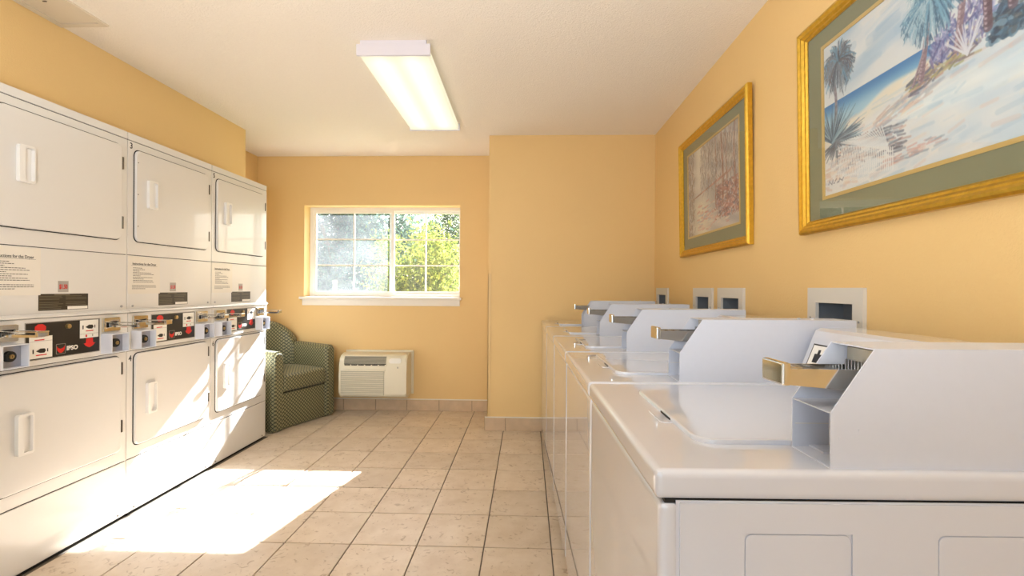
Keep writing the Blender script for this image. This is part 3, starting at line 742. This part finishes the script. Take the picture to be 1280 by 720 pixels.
        for k in range(110):
            a = rg.uniform(-2.8, .5); L = rg.uniform(.05, .17); st((.09, .34), (.09+math.cos(a)*L, .34+math.sin(a)*L), .0038, rgb(rg.choice(['4b5f74', '7c8c98', '646672', '9ab4c0'])), .7, taper=.7)
        for k in range(180):
            x = rg.uniform(.08, .46); y = rg.uniform(.14, .30)-.1*abs(x-.25); st((x, y), (x+rg.uniform(.02, .06), y+rg.uniform(-.012, .01)), .0035, rgb(rg.choice(['b08c88', '9aa4b0', '6f7280', 'd8b6a6', 'cdd5da', '5c6478', '8ea4b6'])), .6)
        for k in range(60):
            x = rg.uniform(.0, .20); y = rg.uniform(.04, .22); st((x, y), (x+.03, y+rg.uniform(-.01, .01)), .005, rgb(rg.choice(['e6cdbc', 'd8bcae', 'eee2d2', 'c9ccd4'])), .5)
        for k in range(30):                                              # pale fan leaf
            f = k/29; x = .13+f*.29; y = .29-f*.13; st((x, y), (x-.030+.03*f, y-.19+.07*f), .0026, rgb('eef2f0'), .92, taper=.3)
            if k < 18: st((.40, .155), (.12+f*.42, .315-f*.02), .0022, rgb('e4eaea'), .85)
        for k in range(9): x = .03+k*.012; st((x, .075+.01*math.sin(k*2)), (x+.008, .085+.012*math.cos(k*3)), .002, rgb('707888'), .8)
    return paint(5, base, ops)
def art_small():
    def base(u, v):
        n = np.sin(u*13+v*19+np.sin(v*9)*2)*.5+.5
        c = mixc(rgb('d8d2cc'), rgb('b8b4b4'), n)
        path = np.exp(-((u-(.30-.10*(v-.2)))/.17)**2)
        lo = sst(.5, .3, v); c = c*(1-(path*lo)[..., None])+rgb('f0ead4')*(path*lo)[..., None]
        hi = np.exp(-((u-.27)/.10)**2)*sst(.42, .6, v); return c*(1-(hi*.9)[..., None])+rgb('f2eee0')*(hi*.9)[..., None]
    def ops(st, rg):
        for k in range(420):
            x = rg.uniform(.30, 1); y = rg.uniform(.50, 1.0); st((x, y), (x+rg.uniform(-.03, .02), y-rg.uniform(.03, .11)), .0045, rgb(rg.choice(['8e8888', 'a39a96', '77747c', 'c2bcb4', 'a48680', '8a94a4', 'd6cec4'])), .6, taper=.6)
        for k in range(120):
            x = rg.uniform(0, .14); y = rg.uniform(.0, 1.0); st((x, y), (x+rg.uniform(-.02, .02), y-rg.uniform(.02, .08)), .005, rgb(rg.choice(['8b8078', 'a58f84', '77757a', 'c4a79a'])), .6)
        for k in range(200):
            x = rg.uniform(.60, 1); y = rg.uniform(.12, .46); st((x, y), (x+rg.uniform(.02, .06), y+rg.uniform(-.03, .03)), .006, rgb(rg.choice(['a46a6c', '8c6268', 'c08a86', '8e90a6', '7a6670', 'd9a79a'])), .6)
        for k in range(120):
            x = rg.uniform(.2, .8); y = rg.uniform(.04, .35); st((x, y), (x+rg.uniform(.03, .09), y+rg.uniform(-.01, .02)), .006, rgb(rg.choice(['f1ead2', 'd98f8a', 'b6c0d0', 'eed9c6', 'e4b0a6'])), .45)
        for k in range(24): x = .15+k*.03; st((x, .44+k*.004), (x+.05, .45+k*.005), .005, rgb(rg.choice(['c98078', '9d7470', 'd8a096'])), .6)
        for (x, w0) in ((.72, .016), (.79, .009), (.93, .012), (.60, .006)):
            for q in range(40): y = .28+q*.018; st((x+.012*math.sin(q*.11+x*9), y), (x+.012*math.sin(q*.11+.11+x*9), y+.018), w0*(1-q*.012), rgb(rg.choice(['b88682', '9c6c68', 'c79c94', '8a6464'])), .55)
        for k in range(260):
            x = rg.uniform(.28, 1); y = rg.uniform(.42, 1.0); a = rg.uniform(-2.6, -.5); st((x, y), (x+math.cos(a)*.03, y+math.sin(a)*.06), .0035, rgb(rg.choice(['8e8888', 'b9b2ac', '6d6a70', 'd8d2c8', 'a48680', '7c8698'])), .6, taper=.6)
        for k in range(160):
            x = rg.uniform(0, .16); y = rg.uniform(0, 1); a = rg.uniform(.3, 2.8); st((x, y), (x+math.cos(a)*.03, y+math.sin(a)*.05), .004, rgb(rg.choice(['7d746e', 'b79a8c', '8b8a90', 'cdb8ac'])), .6)
        for k in range(180):
            x = rg.uniform(.58, 1); y = rg.uniform(.10, .44); a = rg.uniform(.2, 2.9); st((x, y), (x+math.cos(a)*.035, y+math.sin(a)*.04), .004, rgb(rg.choice(['9c6468', '7c6470', 'c48a86', '6c7088', 'b0787a'])), .6)
    return paint(9, base, ops)
def print_mat():
    m = bpy.data.materials.new('printed_watercolour'); m.use_nodes = True; n = m.node_tree.nodes
    a = n.new('ShaderNodeVertexColor'); a.layer_name = 'print'; m.node_tree.links.new(a.outputs[0], n['Principled BSDF'].inputs['Base Color']); n['Principled BSDF'].inputs['Roughness'].default_value = .7
    return m
M['print'] = print_mat()
def framed_print(label, y_left, zc, art, tilt=0):
    """hangs on the right wall; local a = distance to the right of the frame's left edge (towards the camera)"""
    W_, H_ = .985, .745; fw = .046
    t = thing('framed_print', label, 'picture', (XR-.0075, y_left, zc), 0, 'gold framed prints on the right wall')
    t.rotation_euler = (0, -R(1.0), 0)
    # frame rails with an ogee profile, mitred
    prof = [(0, 0), (0, -.020), (.006, -.028), (.014, -.030), (.022, -.024), (.027, -.024), (.034, -.017), (.040, -.017), (.046, -.011), (.046, 0)]
    def rail(p, q):
        bm = bmesh.new(); cs = ((0, -H_/2), (W_, -H_/2), (W_, H_/2), (0, H_/2)); ins = ((1, 1), (-1, 1), (-1, -1), (1, -1))
        rings = []
        for idx in (p, q):
            c, s = cs[idx], ins[idx]
            rings.append([bm.verts.new((d, -(c[0]+s[0]*a), c[1]+s[1]*a)) for a, d in prof])
        n_ = len(prof)
        for i in range(n_): bm.faces.new((rings[0][i], rings[0][(i+1) % n_], rings[1][(i+1) % n_], rings[1][i]))
        bm.faces.new(rings[0]); bm.faces.new(rings[1][::-1])
        return bm
    for p, q in ((0, 1), (1, 2), (2, 3), (3, 0)): new_obj('frame_rail', rail(p, q), 'gold', t)
    new_obj('backing_board', box(-.004, -.001, -(W_-.03), -.03, -H_/2+.03, H_/2-.03), 'backing', t)
    ax0, ax1, az0, az1 = .132, .132+.725, -.250, .258
    def R4(a0, a1, b0, b1): return [(-a0, b0), (-a1, b0), (-a1, b1), (-a0, b1)]
    new_obj('mat_board', ring_plate(bmesh.new(), R4(fw-.006, W_-fw+.006, -H_/2+fw-.006, H_/2-fw+.006), R4(ax0-.012, ax1+.012, az0-.012, az1+.012), -.004, -.0075, 'x'), 'mat_board', t)
    new_obj('fillet', ring_plate(bmesh.new(), R4(ax0-.0125, ax1+.0125, az0-.0125, az1+.0125), R4(ax0-.001, ax1+.001, az0-.001, az1+.001), -.004, -.009, 'x'), 'gold_fillet', t)
    new_obj('glazing', box(-.0115, -.0105, -(W_-fw+.004), -fw+.004, -H_/2+fw-.004, H_/2-fw+.004), 'pglass', t)
    # the print: a flat sheet, one face per dab of colour
    ys = -np.linspace(ax0-.004, ax1+.004, PW+1); zs = np.linspace(az1+.004, az0-.004, PH+1)
    Y, Z = np.meshgrid(ys, zs); co = np.stack([np.full(Y.shape, -.0052), Y, Z], -1).reshape(-1, 3)
    idx = np.arange((PH+1)*(PW+1)).reshape(PH+1, PW+1)
    q = np.stack([idx[:-1, :-1], idx[1:, :-1], idx[1:, 1:], idx[:-1, 1:]], -1).reshape(-1, 4)
    me = bpy.data.meshes.new('art_print'); me.vertices.add(len(co)); me.vertices.foreach_set('co', co.ravel())
    me.loops.add(q.size); me.loops.foreach_set('vertex_index', q.ravel().astype(np.int32))
    me.polygons.add(len(q)); me.polygons.foreach_set('loop_start', np.arange(0, q.size, 4, dtype=np.int32))
    me.update(calc_edges=True)
    im = art*.90; im = np.where(im <= .04045, im/12.92, ((im+.055)/1.055)**2.4)
    pad = np.pad(im, ((0, 1), (0, 1), (0, 0)), mode='edge'); pc = np.ones(((PH+1), (PW+1), 4)); pc[..., :3] = (pad+np.roll(pad, 1, 0)*0+np.roll(pad, 1, 1)*0)
    ca = me.color_attributes.new('print', 'FLOAT_COLOR', 'POINT'); ca.data.foreach_set('color', pc.reshape(-1).astype(np.float32))
    me.materials.append(M['print'])
    o = bpy.data.objects.new('art_print', me); COL.objects.link(o); o.parent = t; o['label'] = 'watercolour style print'
    return t
framed_print('large looking gold framed print of palms on a blue seashore, nearest the camera', 1.815, 1.755, art_big())
framed_print('gold framed print of a pinkish tree-lined path, further along the right wall', 3.205, 1.760, art_small())

# ------------------------------------------------------------------ ceiling light and hatch
t = thing('ceiling_light', 'lit fluorescent ceiling fixture with a wrap diffuser and two tubes', 'light', (-.698, 2.995, H), 0)
t.rotation_euler = (0, 0, .012)
new_obj('housing', box(-.160, .160, -.575, .575, -.030, 0, b=.003), 'lamp_metal', t)
new_obj('diffuser', box(-.181, .181, -.572, .572, -.072, -.026, b=.012, seg=3), 'diffuser', t, smooth=True)
for s in (-1, 1):
    y = s*.582
    bm = bmesh.new(); BX(bm, -.190, .190, y-.008, y+.008, -.076, -.018, b=.003); BX(bm, -.170, .170, y-.007, y+.007, -.020, 0)
    new_obj('end_cap', bm, 'lamp_metal', t)
t = thing('ceiling_hatch', 'flat off-white access hatch in the ceiling by the left wall', 'hatch', (-2.14, 1.93, H), 0)
new_obj('hatch_frame', ring_plate(bmesh.new(), [(-.13, -.31), (.11, -.31), (.11, .31), (-.13, .31)], [(-.10, -.28), (.085, -.28), (.085, .28), (-.10, .28)], -.009, 0, 'z'), 'hatch', t)
new_obj('hatch_panel', box(-.097, .082, -.277, .277, -.006, 0), 'hatch', t)
new_obj('turn_latch', box(-.004, .012, .10, .106, -.009, -.006), 'hinge', t)

# ------------------------------------------------------------------ air conditioner
t = thing('air_conditioner', 'beige wall air conditioner under the window beside the armchair', 'air conditioner', (-1.41, YB, .165), 0)
def prof_ac(h=.400, d=.225):
    pts = [(0, 0), (-d+.05, 0)]
    for k in range(6): a = R(-90-k*18); pts.append((-d+.05+.045*math.cos(a), .045+.045*math.sin(a)))
    pts += [(-d+.004, .20), (-d+.010, .26)]
    for k in range(6): a = R(180-k*15); pts.append((-d+.085+.072*math.cos(a), .310+.085*math.sin(a)))
    pts += [(-.10, h), (0, h)]
    return pts
pf = prof_ac()
def acbody(x0, x1, inset):
    bm = bmesh.new(); plate(bm, [(a, b) for a, b in pf], x0, x1, 'x')
    return bm
bm = acbody(-.312, .312, 0)
bmesh.ops.bevel(bm, geom=[e for e in bm.edges if abs(e.verts[0].co.x-e.verts[1].co.x) < 1e-6], offset=.009, segments=3, affect='EDGES')
body = new_obj('casing', bm, 'ac', t, smooth=True)
new_obj('wall_sleeve', BX(box(-.29, .318, -.030, 0, .02, .415), -.325, .328, -.010, 0, .0, .412), 'ac', t)
for k in range(17):
    z = .030+k*.0126
    new_obj('grille_slat', box(-.290, .105, -.2275 if z < .19 else -.2245, -.206, z, z+.0068, b=.0015, seg=1), 'ac', t)
new_obj('grille_backing', box(-.292, .107, -.2235, -.19, .026, .245), 'ac_grey', t)
new_obj('grille_rail', box(-.298, .115, -.2265, -.2, .246, .262, b=.003), 'ac', t)
# outlet vent on the sloping top of the front
def on_top(z):                                                          # depth of the curved face at height z
    a = math.acos(max(-1, min(1, -math.sqrt(max(0, 1-((z-.310)/.085)**2))))) if z > .310 else PI
    return -.225+.085-.072*math.sqrt(max(0, 1-(max(0, z-.310)/.085)**2))
vb = bmesh.new()
new_obj('vent_opening', plate(bmesh.new(), [(on_top(z)-.0012, z) for z in (.305, .325, .345, .362, .375)]+[(on_top(.375)+.01, .365), (on_top(.305)+.01, .305)], -.270, .125, 'x'), 'gap', t)
for k in range(8):
    z = .313+k*.0085; d = on_top(z)
    new_obj('vent_slat', box(-.268, .123, d-.0045, d+.004, z, z+.0052), 'ac_grey', t)
for k in range(6):
    x = -.262+k*.064
    new_obj('vent_slot', box(x, x+.052, -.2148, -.20, .296, .3035), 'gap', t)
for x in (-.272, .122):
    new_obj('vent_cheek', plate(bmesh.new(), [(on_top(z)-.006, z) for z in (.292, .325, .345, .362, .378)]+[(on_top(.375)+.01, .365), (on_top(.305)+.01, .3)], x, x+.006, 'x'), 'ac', t)
zc = .345
cd = bmesh.new()
bmv = rr(.150, .262, .318, .362, .020)
f_ = []
plate(cd, bmv, 0, 1, 'y')
for v in cd.verts: v.co.y = on_top(v.co.z)-(.006 if v.co.y < .5 else -.003)
new_obj('control_cover', cd, 'sticker', t, smooth=True, label='white oval control cover')
new_obj('badge', box(.226, .236, -.2155, -.20, .272, .288), 'grey_print', t)

# ------------------------------------------------------------------ armchair
t = thing('armchair', 'green lattice-patterned barrel armchair in the corner beside the air conditioner', 'armchair', (-2.202, 4.158, 0), math.atan2(-.383, .924))
def set_uv(o):
    me = o.data; uvl = me.uv_layers.new(name='UVMap')
    for p in me.polygons:
        n = p.normal
        for li in p.loop_indices:
            c = me.vertices[me.loops[li].vertex_index].co
            if abs(n.z) > .72: uv = (c.x, c.y)
            elif abs(n.x) > abs(n.y): uv = (c.y, c.z)
            else: uv = (c.x, c.z)
            uvl.data[li].uv = uv
HW, TH = .325, .10
def upath(s):
    """centre line of the arm/back wall; s 0..1 from the left arm front round the back to the right arm front"""
    a = HW-TH/2; xf, xr = .335-.012, .02; La = xf-xr; ry = a; rx = .30-TH/2; Lc = PI*(rx+ry)/2*.96; T = 2*La+Lc; d = s*T
    if d < La: return Vector((xf-d, -a)), Vector((0, -1))
    if d > T-La: return Vector((xr+(d-(T-La)), a)), Vector((0, 1))
    th = (d-La)/Lc*PI
    e = .78; sg = lambda q: math.copysign(abs(q)**e, q)
    p = Vector((xr-rx*sg(math.sin(th))-.0, -ry*sg(math.cos(th))))
    n_ = Vector((-math.sin(th)/rx, -math.cos(th)/ry)).normalized()
    return p, n_
def sweep(s0, s1, hf, name, n=40, z0=.012, parent=None, bulge=.0):
    bm = bmesh.new(); rings = []
    prof_n = 10
    for i in range(n+1):
        s = s0+(s1-s0)*i/n; c, nn = upath(s); h = hf(s); e = min(1, min(i, n-i)/2.0)
        k_end = .80+.20*math.sqrt(max(0, 1-(1-e)**2))
        T2 = TH/2*k_end; ring = []
        zz = [(1, z0), (1, z0+.2), (1.02, h-.12), (1.04, h-.055)]
        for j in range(7):
            a = PI*j/6; zz.append((1.06*math.cos(a), h-.042+.042*math.sin(a)))
        zz += [(-1.04, h-.055), (-1.02, h-.12), (-1, z0+.2), (-1, z0)]
        for o, z in zz: ring.append(bm.verts.new((c.x+nn.x*T2*o, c.y+nn.y*T2*o, z)))
        rings.append(ring)
    m_ = len(rings[0])
    for A, B in zip(rings, rings[1:]):
        for j in range(m_): bm.faces.new((A[j], A[(j+1) % m_], B[(j+1) % m_], B[j]))
    bm.faces.new(rings[0]); bm.faces.new(rings[-1][::-1])
    o = new_obj(name, bm, 'fabric', parent or t, smooth=True); set_uv(o); return o
arm_h = lambda s: .655+.025*(1-abs(2*s-1))
def back_h(s):
    q = (s-.28)/(.72-.28); return .67+.20*max(0, math.sin(PI*max(0, min(1, q))))**.62
sweep(0, .285, arm_h, 'arm'); sweep(.715, 1, arm_h, 'arm'); sweep(.28, .72, back_h, 'backrest')
def puff(x0, x1, y0, y1, z0, z1, r, crown, name):
    bm = box(x0, x1, y0, y1, z0, z1, b=r, seg=4); bmesh.ops.subdivide_edges(bm, edges=[e for e in bm.edges if e.calc_length() > .15], cuts=6, use_grid_fill=True)
    for v in bm.verts:
        fx = 1-((v.co.x-(x0+x1)/2)/((x1-x0)/2))**2; fy = 1-((v.co.y-(y0+y1)/2)/((y1-y0)/2))**2
        if v.co.z > (z0+z1)/2: v.co.z += crown*max(0, fx)*max(0, fy)
        if v.co.x > (x0+x1)/2+.1: v.co.x += .014*max(0, fy)*math.sin(PI*max(0, min(1, (v.co.z-z0)/(z1-z0))))
    o = new_obj(name, bm, 'fabric', t, smooth=True); set_uv(o); return o
puff(-.20, .335, -.224, .224, .315, .455, .03, .03, 'seat_cushion')
puff(-.20, .315, -.225, .225, .014, .305, .008, 0, 'base_panel')
for s in (-1, 1):                                                       # padded welt down each arm front
    b_ = bmesh.new(); plate(b_, rr(s*.275-.040, s*.275+.040, .013, .640, .036), .318, .343, 'x', bev=.010)
    o = new_obj('arm_front', b_, 'fabric', t, smooth=True); set_uv(o)
for x, y in ((.27, -.24), (.27, .24), (-.12, -.2), (-.12, .2)): new_obj('foot', tube(bmesh.new(), (x, y, 0.0038), (x, y, .02), .02, 12), 'rubber', t)

# ------------------------------------------------------------------ outside the window
struct('outside_ground', box(-14, 14, 4.9, 40, -.35, -.25), 'grass')  # lawn ground beyond the window
tag(new_obj('paved_drive', box(-2.2, 10, 10.2, 12.9, -.25, -.235), 'concrete'), 'pale sunlit paved drive beyond the window', 'drive')
def tree(name, label, cat, x, y, h, r, n, leaf, seed, ls=.07, trunk=.07, crown_z=.55, group=None, flat=1.0):
    rg = np.random.default_rng(seed); t = thing(name, label, cat, (x, y, -.25), 0, group)
    bm = bmesh.new(); tube(bm, (0, 0, 0), (.05, .02, h*.62), trunk, 8)
    for k in range(7):
        a = k*2.4; tube(bm, (.03, 0, h*(.22+.05*k)), (math.cos(a)*r*.6, math.sin(a)*r*.6, h*(.42+.06*k)), trunk*.35, 6)
    new_obj('trunk', bm, 'bark', t)
    # leaves gathered round many small clusters
    nc = 70; cl = rg.normal(size=(nc, 3)); cl /= np.linalg.norm(cl, axis=1)[:, None]; cl *= (rg.random(nc)**.4)[:, None]
    cz = h*crown_z; hz = h-cz; cen = np.stack([cl[:, 0]*r, cl[:, 1]*r, cz+cl[:, 2]*hz*.92], 1); cen[:, 2] = np.maximum(cen[:, 2], .12)
    pick = rg.integers(0, nc, n); pos = cen[pick]+rg.normal(size=(n, 3))*r*.15
    pos[:, 2] = np.maximum(pos[:, 2], .05)
    d1 = rg.normal(size=(n, 3)); d1[:, 2] -= .4; d1 /= np.linalg.norm(d1, axis=1)[:, None]
    d2 = np.cross(d1, rg.normal(size=(n, 3))); d2 /= np.linalg.norm(d2, axis=1)[:, None]
    L = ls*rg.uniform(.7, 1.3, n)[:, None]; W_ = L*.33
    v = np.stack([pos-d1*L/2, pos+d2*W_/2, pos+d1*L/2, pos-d2*W_/2], 1).reshape(-1, 3)
    me = bpy.data.meshes.new('foliage'); me.vertices.add(len(v)); me.vertices.foreach_set('co', v.ravel())
    me.loops.add(n*4); me.loops.foreach_set('vertex_index', np.arange(n*4, dtype=np.int32)); me.polygons.add(n); me.polygons.foreach_set('loop_start', np.arange(0, n*4, 4, dtype=np.int32))
    me.update(calc_edges=True); me.materials.append(M[leaf])
    o = bpy.data.objects.new('foliage', me); COL.objects.link(o); o.parent = t; o['kind'] = 'stuff'
    return t
tree('leafy_shrub', 'bright yellow-green shrub filling the right half of the window view', 'shrub', -1.62, 7.4, 2.55, 1.08, 17000, 'leaf_yellow', 1, ls=.085, trunk=.04, crown_z=.50)
tree('tree', 'tall blue-green tree filling the left half of the window view', 'tree', -4.1, 10.2, 4.9, 1.8, 26000, 'leaf_dark', 3, ls=.14, trunk=.12, crown_z=.5)
tree('tree', 'pale green tree behind the yellow shrub, seen near the window middle', 'tree', -2.7, 14.6, 4.3, 1.1, 9000, 'leaf_green', 4, ls=.12, trunk=.1, crown_z=.55)
p = thing('marker_post', 'short cream post standing outside, low in the left window panes', 'post', (-3.27, 8.0, -.25), 0)
new_obj('post_shaft', plate(bmesh.new(), circ(0, 0, .038, 16), 0, 1.50, 'z', bev=.01), 'post', p, smooth=True)
new_obj('post_cap', plate(bmesh.new(), circ(0, 0, .046, 16), 1.50, 1.55, 'z', bev=.02), 'post', p, smooth=True)
